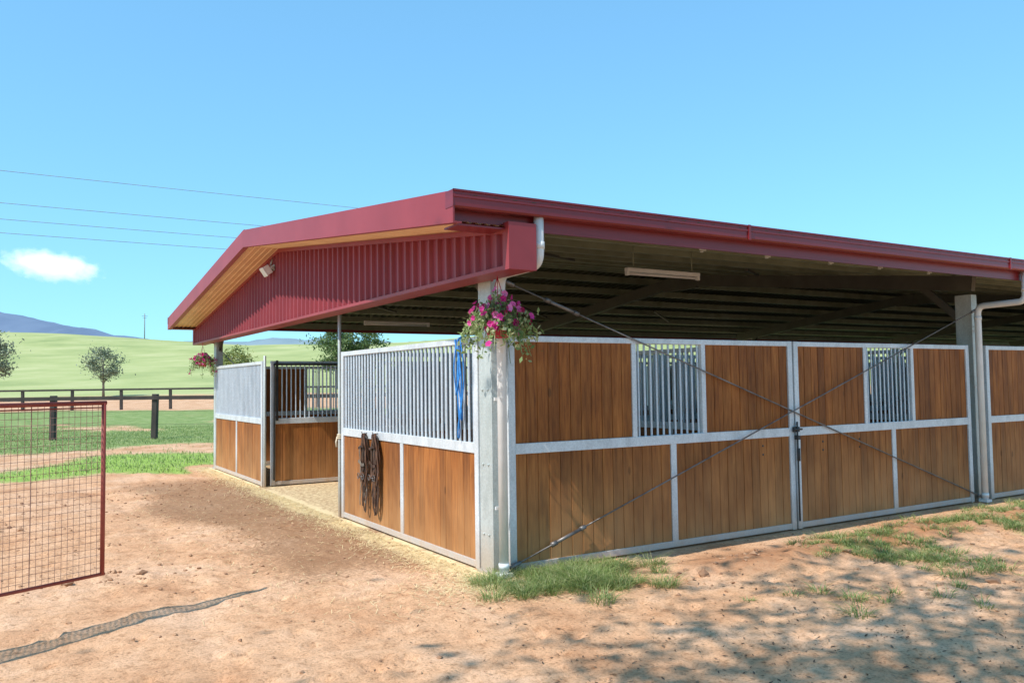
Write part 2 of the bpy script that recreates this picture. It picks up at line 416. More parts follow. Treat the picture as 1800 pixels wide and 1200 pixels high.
def bridle(name,yc,zt,mi0,wide=1.0):
    b=MB()
    b.tube([(-.03,yc,zt+.01),(-.09,yc,zt),(-.10,yc,zt+.03)],.007,6,2)
    random.seed(int(yc*100))
    for k,(hw,h) in enumerate(((.12,.55),(.10,.70),(.14,.40),(.08,.85),(.10,.95),(.13,.62),(.06,.48))):
        strap(b,loop(yc+random.uniform(-.03,.03),zt,hw*wide,h,skew=random.uniform(-.05,.05)),random.uniform(.024,.042),(mi0 if k%2 else 0) if k!=5 else 3,-.045-.006*k)
    strap(b,[(yc-.10+.02*i,zt-.36-.02*math.sin(i*.5)) for i in range(11)],.036,mi0,-.098)
    strap(b,[(yc-.08+.02*i,zt-.16+.015*math.sin(i*.6)) for i in range(9)],.030,0,-.10)
    strap(b,[(yc-.09+.02*i,zt-.50+.03*math.sin(i*.6)) for i in range(9)],.030,3,-.104)
    for j in range(4):
        y0=yc+random.uniform(-.10,.10); L=random.uniform(.55,.85)
        strap(b,[(y0+.02*math.sin(i*.7+j),zt-.15-L*i/9) for i in range(10)],.020,(0,mi0,0,3)[j],-.07-.004*j)
    for sy in (-.07,.08):
        b.tube([(-.115,yc+sy+.035*math.cos(t),zt-.52+.035*math.sin(t)) for t in [k*math.pi/6 for k in range(13)]],.004,6,2,False)
    b.tube([(-.115,yc-.06,zt-.52),(-.115,yc+.07,zt-.52)],.006,6,2)
    b.obj(name,[LEATHER,LEATHG,CABLE,TAN])
bridle('horse_bridle',2.78,1.16,0,1.1); bridle('horse_bridle.001',3.14,1.15,1,.8)
b=MB()
for j,(y0,w,L) in enumerate(((.56,.035,.80),(.59,.02,.98),(.62,.04,.55))):
    pts=[]
    for i in range(25):
        t=2*math.pi*i/24
        pts.append((-.055-.01*j+.012*math.sin(3*t),y0+w*math.sin(t)+.015*math.sin(2*t+j),2.20-L*(1-math.cos(t))/2))
    b.tube(pts,.007,8)
b.tube([(-.06,.60,2.20),(.0,.60,2.235),(.05,.6,2.2)],.012,8)
b.obj('blue_lead_rope',[BLUE])
b=MB()
for i in range(3): b.tube([(-.03+.032*math.cos(t),4.13+.032*math.sin(t),1.04+.022*i+.012*math.sin(t*.5)) for t in [k*math.pi/5 for k in range(11)]],.010,6,0,False)
b.tube([(-.06,4.14,1.07),(-.075,4.15,1.0),(-.07,4.15,.93)],.012,6)
b.obj('tied_rope',[ROPEW])
# ---------------------------------------------------------------- leaf helpers
def quads(centers,size,asp=.5,jit=.3):
    n=len(centers); a=rng.normal(size=(n,3)); a/=np.linalg.norm(a,axis=1)[:,None]
    b_=rng.normal(size=(n,3)); b_-=a*(a*b_).sum(1)[:,None]; b_/=np.linalg.norm(b_,axis=1)[:,None]
    s_=size*(1+jit*rng.normal(size=(n,1))); s_=np.clip(s_,size*.4,size*2)
    A=a*s_; B=b_*s_*asp
    return np.stack([centers-A,centers+B,centers+A,centers-B],1).reshape(-1,3)
def quad_obj(name,v,mats,parent=None):
    n=len(v)//4; me=bpy.data.meshes.new(name)
    me.vertices.add(len(v)); me.vertices.foreach_set('co',v.astype(np.float32).ravel())
    me.loops.add(4*n); me.loops.foreach_set('vertex_index',np.arange(4*n,dtype=np.int32))
    me.polygons.add(n); me.polygons.foreach_set('loop_start',np.arange(0,4*n,4,dtype=np.int32)); me.polygons.foreach_set('loop_total',np.full(n,4,dtype=np.int32))
    for m in mats: me.materials.append(m)
    me.update(calc_edges=True); me.validate()
    o=bpy.data.objects.new(name,me); S.collection.objects.link(o)
    if parent: o.parent=parent
    return o
def tree(name,loc,H,cr,leafm,nclump=40,nleaf=110,lsize=.14,trunk_h=.35,seed=1,flat=.8,clr=.16):
    global rng
    rng=np.random.default_rng(seed); random.seed(seed)
    e=empty(name,loc); t=MB()
    r0=H*.022
    zc=H*(trunk_h+(1-trunk_h)*.5); hz=H*(1-trunk_h)*.5
    top=Vector((random.uniform(-.1,.1)*H*.3,random.uniform(-.1,.1)*H*.3,H*.78))
    path=[Vector((0,0,-.2)),Vector((top.x*.1,top.y*.2,H*.2)),Vector((top.x*.5,top.y*.4,H*.45)),top]
    t.tube(path,[r0*1.3,r0,r0*.75,r0*.2],10)
    C=[]
    for i in range(nclump):
        th=random.uniform(0,2*math.pi); ph=math.acos(random.uniform(-.9,1)); rr=random.uniform(.45,1)**.6
        w=.75+.35*math.sin(3*th+seed)*math.sin(2*ph+seed)
        c=Vector((cr*rr*w*math.sin(ph)*math.cos(th),cr*rr*w*math.sin(ph)*math.sin(th),zc+hz*.92*rr*math.cos(ph)))
        C.append(c)
        k=random.uniform(.3,.9); a=path[1].lerp(path[3],k) if c.z>H*.4 else path[1].lerp(path[2],.5)
        if a.z>c.z: a=path[1].lerp(path[2],random.uniform(.1,.9))
        mid=a.lerp(c,.55)+Vector((0,0,-.05*H*random.random()))
        t.tube([a,mid,c],[r0*.30,r0*.15,r0*.05],6,0,False)
    t.obj('trunk',[BARK],e)
    cs=[]
    for c in C:
        n=int(nleaf*random.uniform(.5,1.4)); rad=clr*cr*random.uniform(.7,1.7)
        cs.append(rng.normal(size=(n,3))*rad*np.array([1,1,flat*.75])+np.array(c))
    cs=np.concatenate(cs)
    quad_obj('foliage',quads(cs,lsize,.45),[leafm],e)
    return e
def basket(name,loc,scale,seed,toplen=.45):
    global rng
    rng=np.random.default_rng(seed); random.seed(seed)
    e=empty(name,loc); s_=scale; b=MB()
    n=20; prof=[(.02,-.13),(.085,-.125),(.12,.0),(.128,.0),(.128,.02),(.11,.02),(.105,.0)]
    vs=[];fs=[]
    for r,z in prof:
        for k in range(n): vs.append((r*s_*math.cos(2*math.pi*k/n),r*s_*math.sin(2*math.pi*k/n),z*s_))
    for i in range(len(prof)-1):
        for k in range(n): fs.append((i*n+k,i*n+(k+1)%n,(i+1)*n+(k+1)%n,(i+1)*n+k))
    b.add(vs,fs,0,True); b.add([(.105*s_*math.cos(2*math.pi*k/n),.105*s_*math.sin(2*math.pi*k/n),.0) for k in range(n)],[tuple(range(n))],1)
    for k in range(3):
        t=2*math.pi*k/3; b.tube([(.125*s_*math.cos(t),.125*s_*math.sin(t),.015),(0,0,toplen-.06)],.0035,5,0)
    b.tube([(0,0,toplen-.06),(0,0,toplen-.01),(.02,0,toplen+.015),(.03,0,toplen-.01)],.006,6,0)
    b.obj('pot',[REDPOT,SOIL],e)
    st=MB(); cs=[];fl_=[];fr_=[]
    for i in range(105):
        t=random.uniform(0,2*math.pi); R=s_*random.uniform(.06,.33); top=s_*random.uniform(.04,.24)*(1.15-R/(s_*.36))
        drop=-s_*random.uniform(.0,.36)*(R/(s_*.30))
        p0=Vector((0,0,.0)); p1=Vector((R*.6*math.cos(t),R*.6*math.sin(t),top+.05*s_)); p2=Vector((R*math.cos(t),R*math.sin(t),top+drop))
        st.tube([p0,p1,p2],.003,4,0,False)
        for k in range(20):
            u=random.uniform(.35,1.05); q=p0*(1-u)**2+p1*2*u*(1-u)+p2*u*u
            cs.append(q+Vector((random.gauss(0,.022),random.gauss(0,.022),random.gauss(0,.02)))*s_*1.4)
        low=drop<-.16*s_
        if random.random()<(.35 if low else .8):
            q=p1.lerp(p2,random.uniform(.2,.85)) if i%3 else p2
            o=q+Vector((math.cos(t)*.03,math.sin(t)*.03,.025))
            (fl_ if random.random()<.75 else fr_).append(o)
            if random.random()<.45: fl_.append(o+Vector((random.gauss(0,.04),random.gauss(0,.04),random.gauss(0,.03))))
    st.obj('stems',[LEAF_PET],e)
    quad_obj('leaves',quads(np.array([tuple(c) for c in cs]),.022*s_,.55),[LEAF_PET],e)
    for nm,L,mt in (('flowers',fl_,PETAL),('dark_flowers',fr_,PETALR)):
        f=MB()
        for o in L:
            d=Vector((o.x,o.y,.05+random.uniform(-.05,.1))).normalized()+Vector((random.gauss(0,.35),random.gauss(0,.35),random.gauss(0,.3)))
            d.normalize(); x=d.orthogonal().normalized(); y=d.cross(x); r=.034*s_*random.uniform(.75,1.15)
            vs=[o-d*.012]+[o+(x*math.cos(a)+y*math.sin(a))*(r*(1 if k%2==0 else .78))+d*(.008 if k%2 else .002) for k,a in enumerate([2*math.pi*j/10 for j in range(10)])]
            f.add(vs,[(0,1+k,1+(k+1)%10) for k in range(10)])
        f.obj(nm,[mt],e)
    return e
basket('hanging_flower_basket',(-.13,-.30,2.30),1.08,5,.47)
basket('hanging_flower_basket.001',(-.30,12.0,2.30),.85,9,.42)
b=MB(); b.tube([(-.0,.02,2.72),(-.06,-.15,2.755),(-.12,-.30,2.76),(-.13,-.32,2.79)],.008,8); b.tube([(-.05,12.0,2.7),(-.2,12.0,2.74),(-.31,12.0,2.74)],.008,8); b.obj('basket_brackets',[REDPOT],stable)
# ---------------------------------------------------------------- wire gate
gate=empty('wire_mesh_gate')
G0=np.array([-3.15,6.37]); gd=-np.array([.545,.838]); L=3.1; zb,zt=.35,1.65
def G(s_,z): p=G0+gd*s_; return W(p[0],p[1],z)
g=MB()
g.tube([G(0,zb),G(0,zt),],.017,10); g.tube([G(-.017,zt),G(L,zt)],.017,10); g.tube([G(-.017,zb),G(L,zb)],.013,10); g.tube([G(L,zb),G(L,zt)],.017,10)
g.tube([G(0.0,zt-.035),G(L,zt-.035)],.006,6)
g.obj('frame',[GATE],gate)
g=MB(); i=.045
while i<L:
    g.tube([G(i,zb),G(i+random.uniform(-.004,.004),(zb+zt)/2),G(i,zt)],.0017 if round(i/.045)%12 else .0035,4,0,False); i+=.045
z=zb+.05
while z<zt-.04: g.tube([G(0,z),G(L*.5,z+random.uniform(-.006,.006)),G(L,z)],.0017,4,0,False); z+=.05
g.obj('mesh',[WIRE],gate)
g=MB(); p=G(L+.12,0); g.tube([(p[0],p[1],-.1),(p[0],p[1],1.9)],.07,12)
for z in (.6,1.4): g.tube([G(L,z),G(L+.1,z)],.02,8)
g.obj('hinge_post',[GATE],gate)
# ---------------------------------------------------------------- GROUND
def vnoise(x,y,seed=0):
    xi=np.floor(x).astype(np.int64); yi=np.floor(y).astype(np.int64); xf=x-xi; yf=y-yi
    def h(a,b):
        n=(a*374761393+b*668265263+seed*1442695041)&0xffffffff
        n=((n^(n>>13))*1274126177)&0xffffffff
        return ((n^(n>>16))&0xffff)/65535.0
    u=xf*xf*(3-2*xf); v=yf*yf*(3-2*yf)
    return (h(xi,yi)*(1-u)+h(xi+1,yi)*u)*(1-v)+(h(xi,yi+1)*(1-u)+h(xi+1,yi+1)*u)*v
def fbm(x,y,o=4,seed=0):
    s_=0;a=.5
    for i in range(o): s_=s_+a*(vnoise(x*2**i+17*i,y*2**i-9*i,seed+i)-.5); a*=.55
    return s_
def sst(a,b,x):
    t=np.clip((x-a)/(b-a),0,1); return t*t*(3-2*t)
def camxy(x,y):
    rx=x-CAM[0]; ry=y-CAM[1]
    return rx*Rv[0]+ry*Rv[1], rx*Fv[0]+ry*Fv[1]
def roughm(x,y):
    X,D=camxy(x,y)
    r=sst(.55,.72,vnoise(x*.35+3,y*.35+8,21))*.5
    r=np.maximum(r,np.exp(-(((X+3.6)/1.2)**2+((D-7.6)/.55)**2)))
    r=np.maximum(r,.7*np.exp(-(((X+7)/2.2)**2+((D-10.5)/1.6)**2)))
    r=np.maximum(r,.9*np.exp(-(((X-5.0)/2.2)**2+((D-6.9)/.45)**2)))
    return np.clip(r,0,1)
def height(x,y):
    X,D=camxy(x,y)
    inside=sst(-.9,-.1,x)*sst(-.6,-.05,y)*(1-sst(12.3,13.2,y))
    h=fbm(x*.5,y*.5,3,1)*.06+fbm(x*2.2,y*2.2,4,5)*.05+np.abs(fbm(x*7,y*7,3,9))*.045
    h=h+roughm(x,y)*np.abs(fbm(x*4,y*4,4,30))*.16
    for off in (-2.6,-4.2):
        h=h-.022*np.exp(-((x-off-.35*np.sin(y*.35))/.16)**2)*sst(-6,-2,y)*(1-sst(9,12,y))
    bank=np.exp(-((y+1.15)/.42)**2)*sst(.9,2.2,x)
    h=h+bank*(.04+.16*np.clip(fbm(x*2.5,y*2.5,4,40)+.2,0,1))
    h=h*(1-inside)*(1-.9*sst(40,90,np.abs(D)))
    A=26+6*sst(-60,-260,X)+4*np.sin(X*.011)
    up=sst(60,420,D)**1.15
    hill=A*up*(1-.75*sst(600,1800,D))+fbm(X*.008,D*.008,3,60)*10*sst(120,420,D)
    return h+hill-.012
def axis_(lo,hi,fine,far):
    c=list(np.arange(lo,hi+1e-6,fine)); st=fine; p=c[-1]
    while p<far: st=st*1.075; p+=st; c.append(p)
    st=fine; p=c[0]; L_=[]
    while p>-far: st=st*1.075; p-=st; L_.append(p)
    return np.array(L_[::-1]+c)
gx=axis_(-6.5,9.5,.04,5000); gy=axis_(-5.0,5.0,.04,5000)
XX,YY=np.meshgrid(gx,gy); ZZ=height(XX,YY)
nx,ny=len(gx),len(gy)
rp=np.random.default_rng(77)
for _ in range(620):
    hx=rp.uniform(-6.3,9.2); hy=rp.uniform(-4.8,4.8)
    if hx>-.3 and hy>-.45: continue
    i0,i1=np.searchsorted(gx,[hx-.16,hx+.16]); j0,j1=np.searchsorted(gy,[hy-.16,hy+.16])
    xx,yy=XX[j0:j1,i0:i1]-hx,YY[j0:j1,i0:i1]-hy; r_=np.hypot(xx,yy)/.062
    ZZ[j0:j1,i0:i1]+=-.022*np.exp(-r_**4)+.010*np.exp(-((r_-1.35)/.35)**2)
me=bpy.data.meshes.new('ground')
me.vertices.add(nx*ny); me.vertices.foreach_set('co',np.stack([XX,YY,ZZ],-1).astype(np.float32).ravel())
ii=(np.arange(ny-1)[:,None]*nx+np.arange(nx-1)[None,:]).ravel()
fa=np.stack([ii,ii+1,ii+nx+1,ii+nx],-1); nf=len(fa)
me.loops.add(4*nf); me.loops.foreach_set('vertex_index',fa.astype(np.int32).ravel())
me.polygons.add(nf); me.polygons.foreach_set('loop_start',np.arange(0,4*nf,4,dtype=np.int32)); me.polygons.foreach_set('loop_total',np.full(nf,4,dtype=np.int32))
me.polygons.foreach_set('use_smooth',np.ones(nf,dtype=bool)); me.update(calc_edges=True)
X,D=camxy(XX,YY)
def grassmask(XX,YY):
    X,D=camxy(XX,YY); n=fbm(XX*.25,YY*.25,4,77)
    g=sst(22.5,26,D+n*9)*(1-.9*sst(58,72,D+n*14)*(1-sst(100,118,D+n*10)))
    g=g*(1-.75*sst(.05,.22,fbm(XX*.16+4,YY*.16,4,55))*(1-sst(45,60,D)))
    patch=sst(15.6,17.2,D+n*4)*(1-sst(21,24,D+n*3))*sst(-11.5,-9.6,X+n*4)*(1-sst(-3,0,X))
    g=np.maximum(g,patch)
    ins=sst(-.75,-.35,XX)*(1-sst(12.6,13.2,YY))*sst(-.5,0,YY)*(1-sst(41,42,XX)); g=g*(1-ins); patch=patch*(1-ins)
    w=np.exp(-((YY+1.5+.6*n)/.85)**2)*sst(1.0,2.4,XX)*sst(-.12,.08,fbm(XX*1.1,YY*1.1,3,91)+.08*sst(3,8,XX))
    t=np.exp(-(((XX-.45)/.62)**2+((YY+.42)/.28)**2)**1.5)
    return g,w,t,patch
g_,w_,t_,patch_=grassmask(XX,YY)
gm=np.clip(np.maximum(np.maximum(g_,.58*w_),.45*t_),0,1)
straw=np.exp(-((XX+.12)/.30)**2)*sst(-.9,.0,YY)*(1-sst(12.3,13,YY))
straw=np.maximum(straw,np.exp(-(((XX+.1)/.9)**2+((YY+.3)/.5)**2))*.8)*(.6+1.2*(fbm(XX*2,YY*2,3,12)+.2))
straw=np.where((XX>.05)&(YY>.05)&(YY<12.5)&(XX<41),.6,straw)
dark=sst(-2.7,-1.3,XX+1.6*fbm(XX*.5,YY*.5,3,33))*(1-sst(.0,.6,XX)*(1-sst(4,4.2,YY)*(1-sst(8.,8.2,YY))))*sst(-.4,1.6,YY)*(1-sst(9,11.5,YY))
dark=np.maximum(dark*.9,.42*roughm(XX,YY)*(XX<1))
bankm=np.exp(-((YY+1.0)/.6)**2)*sst(.8,2.0,XX)
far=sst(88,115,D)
ca=me.color_attributes.new('mask','FLOAT_COLOR','POINT')
ca.data.foreach_set('color',np.stack([gm,np.clip(straw,0,1),np.clip(dark,0,1),np.clip(far,0,1)],-1).astype(np.float32).ravel())
ca=me.color_attributes.new('mask2','FLOAT_COLOR','POINT')
ca.data.foreach_set('color',np.stack([np.clip(bankm,0,1),np.clip(patch_,0,1),gm*0,gm*0+1],-1).astype(np.float32).ravel())
m,nt,b=mat('dirt_and_grass')
at=nt.nodes.new('ShaderNodeAttribute'); at.attribute_name='mask'; sp=nt.nodes.new('ShaderNodeSeparateColor'); nt.links.new(at.outputs['Color'],sp.inputs[0])
at2=nt.nodes.new('ShaderNodeAttribute'); at2.attribute_name='mask2'; sp2=nt.nodes.new('ShaderNodeSeparateColor'); nt.links.new(at2.outputs['Color'],sp2.inputs[0])
v=pos(nt)
nA=noise(nt,v,.9,5,.6); nB=noise(nt,v,9,6,.7); nC=noise(nt,v,45,4,.7); nF=noise(nt,pos(nt,(.05,.05,.05)),1.0,7,.65)
r=ramp(nt,[(.32,(.55,.285,.15)),(.5,(.69,.405,.235)),(.66,(.75,.48,.31))]); nt.links.new(nA,r.inputs[0])
r2=ramp(nt,[(.30,(.60,.53,.47)),(.44,(.94,.93,.91)),(.62,(1.06,1.06,1.06))]); nt.links.new(nB,r2.inputs[0])
c=mix(nt,1.0,r.outputs[0],r2.outputs[0],'MULTIPLY')
r3=ramp(nt,[(.33,(.56,.53,.48)),(.5,(1,1,1)),(.7,(1.06,1.06,1.06))]); nt.links.new(nC,r3.inputs[0]); c=mix(nt,.9,c,r3.outputs[0],'MULTIPLY')
def brk(mask,n,lo=.0,amt=1.0,gain=3.0):
    x=mathn(nt,'ADD',mask,mathn(nt,'MULTIPLY',mathn(nt,'SUBTRACT',n,.5),amt))
    return mathn(nt,'MULTIPLY',mathn(nt,'SUBTRACT',x,.35+lo),gain,True)
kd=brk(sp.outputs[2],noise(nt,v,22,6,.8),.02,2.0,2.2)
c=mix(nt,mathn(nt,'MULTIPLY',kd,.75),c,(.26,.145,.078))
kb=brk(sp2.outputs[0],nB,.05,1.2,2); c=mix(nt,mathn(nt,'MULTIPLY',kb,.7),c,(.38,.17,.08))
ks=brk(sp.outputs[1],noise(nt,v,16,6,.75),.0,1.6,2.5); c=mix(nt,mathn(nt,'MULTIPLY',ks,.85),c,(.86,.70,.42))
rg=ramp(nt,[(.3,(.12,.18,.05)),(.5,(.22,.29,.09)),(.7,(.38,.40,.18))]); nt.links.new(noise(nt,v,1.3,6,.7),rg.inputs[0])
rb=ramp(nt,[(.3,(.22,.36,.06)),(.7,(.38,.50,.11))]); nt.links.new(nB,rb.inputs[0])
gc=mix(nt,sp2.outputs[1],rg.outputs[0],rb.outputs[0])
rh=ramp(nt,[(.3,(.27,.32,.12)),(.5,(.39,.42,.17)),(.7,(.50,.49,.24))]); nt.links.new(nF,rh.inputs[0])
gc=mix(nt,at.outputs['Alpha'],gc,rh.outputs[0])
kg=brk(sp.outputs[0],noise(nt,v,3.5,6,.75),.05,1.3,3); c=mix(nt,kg,c,gc)
nt.links.new(c,b.inputs['Base Color']); b.inputs['Roughness'].default_value=.95; b.inputs['Specular IOR Level'].default_value=.15
hh=mathn(nt,'ADD',mathn(nt,'MULTIPLY',nB,1.0),mathn(nt,'MULTIPLY',nC,.45)); bump(nt,b,hh,.6,.035)
me.materials.append(m)
ground=bpy.data.objects.new('ground',me); S.collection.objects.link(ground)
# ---------------------------------------------------------------- clods, straw, grass
def rocks(name,P,R,m):
    base=[(0,0,1),(.9,0,.35),(.28,.85,.4),(-.75,.5,.3),(-.7,-.55,.4),(.3,-.85,.3),(.6,.5,-.5),(-.3,.8,-.5),(-.85,0,-.5),(-.2,-.8,-.5),(.65,-.5,-.5)]
    fs=[(0,1,2),(0,2,3),(0,3,4),(0,4,5),(0,5,1),(1,6,2),(2,6,7),(2,7,3),(3,7,8),(3,8,4),(4,8,9),(4,9,5),(5,9,10),(5,10,1),(1,10,6)]
    base=np.array(base); n=len(P)
    V=base[None]*(1+.28*rng.normal(size=(n,11,3)))
    a=rng.random(n)*6.28; ca,sa=np.cos(a)[:,None],np.sin(a)[:,None]
    x=V[:,:,0]*ca-V[:,:,1]*sa; y=V[:,:,0]*sa+V[:,:,1]*ca
    V=np.stack([x,y,V[:,:,2]*.65],-1)*R[:,None,None]+P[:,None,:]
    F=(np.array(fs)[None]+ (np.arange(n)*11)[:,None,None]).reshape(-1,3)
    me=bpy.data.meshes.new(name); me.from_pydata(V.reshape(-1,3).tolist(),[],F.tolist()); me.materials.append(m); me.update()
    o=bpy.data.objects.new(name,me); S.collection.objects.link(o); return o
rng=np.random.default_rng(3)
n=18000; x=rng.uniform(-8,9,n); y=rng.uniform(-6,10,n)
rough=roughm(x,y)
pr=.12+.75*rough+.8*np.exp(-((y+1.0)/.55)**2)*(x>.9)+.4*sst(-2.6,-1.2,x)*(y>.5)
ok=(rng.random(n)<pr)&~((x>-.05)&(y>-.1)); x,y=x[ok],y[ok]
R=.006+.018*rng.random(len(x))**3; big=((np.exp(-((y+1.0)/.45)**2)*(x>.9)>.4)|(roughm(x,y)>.6))&(rng.random(len(x))<.3); R=np.where(big,R*2.5,R)
rocks('dirt_clods',np.stack([x,y,height(x,y)+R*.2],-1),R,CLOD)
n=12000; y=rng.uniform(-.7,12.5,n); x=-.10-np.abs(rng.normal(0,.24,n)); x2=rng.normal(-.2,.5,1200); y2=rng.normal(-.35,.3,1200)
x3=rng.uniform(-2.6,-.3,1200); y3=rng.uniform(-.5,9,1200)
x=np.concatenate([x,x2,x3]); y=np.concatenate([y,y2,y3]); n=len(x)
a=rng.random(n)*3.14; Ls=rng.uniform(.012,.045,n); w=.0020; z=height(x,y)+.006+.012*rng.random(n)
dx,dy=np.cos(a)*Ls,np.sin(a)*Ls; wx,wy=-np.sin(a)*w,np.cos(a)*w; dz=rng.normal(0,.006,n)
v=np.stack([np.stack([x-dx-wx,y-dy-wy,z-dz],-1),np.stack([x+dx-wx,y+dy-wy,z+dz],-1),np.stack([x+dx+wx,y+dy+wy,z+dz],-1),np.stack([x-dx+wx,y-dy+wy,z-dz],-1)],1).reshape(-1,3)
quad_obj('straw_bedding',v,[STRAW])
def blades(name,x,y,h,w=.004,lean=.5,ang=None,mt=None):
    n=len(x); z=height(x,y)-.01; a=rng.random(n)*6.28 if ang is None else ang+rng.normal(0,.7,n); hh=h*(.45+rng.random(n)); l=hh*lean*(rng.normal(.6,.5,n) if ang is None else np.abs(rng.normal(.8,.5,n)))
    cx,cy=np.cos(a),np.sin(a); px,py=-np.sin(a)*w,np.cos(a)*w
    def P(t,k,f): return np.stack([x+cx*l*t**1.8+px*k*f,y+cy*l*t**1.8+py*k*f,z+hh*(t-.25*t*t*lean)],-1)
    v=np.stack([P(0,-1,1),P(0,1,1),P(.5,1,.9),P(.5,-1,.9),P(.5,-1,.9),P(.5,1,.9),P(1,1,.12),P(1,-1,.12)],1).reshape(-1,3)
    return quad_obj(name,v,[mt or GRASSM])
def tufts(name,cx,cy,rad,per,h,w=.003,lean=1.1):
    xs=[];ys=[];an=[];hs=[]
    for X_,Y_,R_ in zip(cx,cy,rad):
        k=int(per*R_/.1); a=rng.random(k)*6.28; r_=R_*np.sqrt(rng.random(k))*.8
        xs.append(X_+np.cos(a)*r_); ys.append(Y_+np.sin(a)*r_); an.append(a); hs.append(np.full(k,h*(.4+.7*R_/.1)))
    blades(name,np.concatenate(xs),np.concatenate(ys),np.concatenate(hs),w,lean,np.concatenate(an))
k=115; tx=rng.normal(.46,.38,k); ty=np.minimum(rng.normal(-.55,.28,k),-.12); tufts('grass_clump',tx,ty,rng.uniform(.05,.14,k),105,.10,.0024,1.2)
cx=[];cy=[]
while len(cx)<850:
    x=rng.uniform(1.0,13,400); y=rng.uniform(-3.2,-.35,400); _,w__,_,_=grassmask(x,y)
    ok=rng.random(400)<w__; cx+=list(x[ok]); cy+=list(y[ok])
tufts('weeds',cx,cy,rng.uniform(.02,.13,len(cx)),62,.075,.003,1.3)
n=90000; Xc=rng.uniform(-24,0,n); Dc=rng.uniform(15,38,n); x=CAM[0]+Xc*Rv[0]+Dc*Fv[0]; y=CAM[1]+Xc*Rv[1]+Dc*Fv[1]
g__,_,_,_=grassmask(x,y); ok=(rng.random(n)<g__**2*.8)&~((x>-.45)&(y<12.9)); blades('paddock_grass',x[ok],y[ok],.09,.007,.7)
n=2600; Xc=rng.normal(3.0,2.3,n); Dc=rng.normal(5.2,1.2,n); ok=(Xc>-.9)&(Dc<8.2-.25*np.abs(Xc-4)); Xc,Dc=Xc[ok],Dc[ok]
x=CAM[0]+Xc*Rv[0]+Dc*Fv[0]; y=CAM[1]+Xc*Rv[1]+Dc*Fv[1]
cs=np.stack([x,y,height(x,y)+.008],-1); q=quads(cs,.018,.35).reshape(-1,4,3); q[:,:,2]=cs[:,None,2]+(q[:,:,2]-cs[:,None,2])*.35
quad_obj('leaf_litter',q.reshape(-1,3),[LITTER])
# ---------------------------------------------------------------- fences
def fence(name,D0,x0,x1,sp,h,pw,rails,rh,wires=(),dd=0):
    e=empty(name); p=MB(); n=int((x1-x0)/sp)
    P=[]
    for i in range(n+1):
        X_=x0+i*sp; Dp=D0+dd*(X_-x0); a=W(X_,Dp); z=float(height(np.array([a[0]]),np.array([a[1]]))[0]); P.append((a[0],a[1],z))
        c=Vector((a[0],a[1],z)); p.beam(c-Vector((0,0,.3)),c+Vector((random.gauss(0,.02),random.gauss(0,.02),h+random.uniform(-.03,.04))),pw,pw,0,(Fv[0],Fv[1],0))
    p.obj('posts',[FENCE],e,.01)
    r=MB()
    for zr_ in rails:
        for i in range(n):
            a=Vector(P[i])+Vector((-Fv[0]*pw*.6,-Fv[1]*pw*.6,zr_)); b_=Vector(P[i+1])+Vector((-Fv[0]*pw*.6,-Fv[1]*pw*.6,zr_)); r.beam(a,b_,.04,rh)
    for zr_ in wires:
        for i in range(n):
            a=Vector(P[i])+Vector((0,0,zr_)); b_=Vector(P[i+1])+Vector((0,0,zr_)); r.tube([a,b_],.004,4)
    r.obj('rails',[FENCE],e)
fence('paddock_fence',28.6,-43.9,10,3.5,1.54,.18,(1.42,),.13,(.5,.95))
fence('paddock_fence.001',68,-97,20,4.05,1.72,.20,(1.66,.95),.15)
# ---------------------------------------------------------------- trees
def gz(X_,D_): a=W(X_,D_); return (a[0],a[1],float(height(np.array([a[0]]),np.array([a[1]]))[0]))
tree('eucalyptus_tree',gz(-53.5,108),6.6,2.5,LEAF_GUM,34,80,.15,.22,3)
tree('eucalyptus_tree.001',gz(-60.0,95),8.4,2.8,LEAF_GUM,36,80,.17,.25,8)
tree('paddock_tree',gz(-34.0,100),6.4,2.5,LEAF_YEL,36,110,.17,.15,12)
tree('shade_tree',gz(-25.5,120),10.2,3.6,LEAF_GRN,40,120,.2,.2,15)
tree('shade_tree.001',gz(-21.5,122),9.6,3.2,LEAF_GRN,40,120,.2,.2,19)
tree('foreground_tree',W(-1.7,-1.7,0),12.6,5.0,LEAF_GRN,72,145,.085,.47,23,1.0,.15)
# ---------------------------------------------------------------- mountains
def mountain(name,D0,prof,depth,c):
    n=len(prof)*14; xs=np.linspace(prof[0][0],prof[-1][0],n); zs=np.interp(xs,[p[0] for p in prof],[p[1] for p in prof])
    zs=zs+fbm(xs*.02,xs*0+3,4,5)*22; rows=14; vs=[];fs=[]
    for j in range(rows):
        t=j/(rows-1); prf=math.sin(math.pi*t)**.8
        for i in range(n):
            a=W(float(xs[i]),D0+(t-.5)*depth); rr=float(fbm(np.array([xs[i]*.006]),np.array([t*6.]),4,9)[0])
            vs.append((a[0],a[1],-20+(float(zs[i])+20)*prf*(1+.35*rr*(1-prf))))
    for j in range(rows-1):
        for i in range(n-1): fs.append((j*n+i,j*n+i+1,(j+1)*n+i+1,(j+1)*n+i))
    b=MB(); b.add(vs,fs,0,True); return b.obj(name,[c])
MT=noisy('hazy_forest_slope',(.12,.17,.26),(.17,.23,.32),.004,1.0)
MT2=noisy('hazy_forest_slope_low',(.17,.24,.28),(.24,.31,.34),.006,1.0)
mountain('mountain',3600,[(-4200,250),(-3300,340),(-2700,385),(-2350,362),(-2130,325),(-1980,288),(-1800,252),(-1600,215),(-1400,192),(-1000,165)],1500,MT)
mountain('distant_hills',3000,[(-1900,150),(-1400,170),(-1000,166),(-780,176),(-600,164),(0,150),(900,120)],900,MT2)
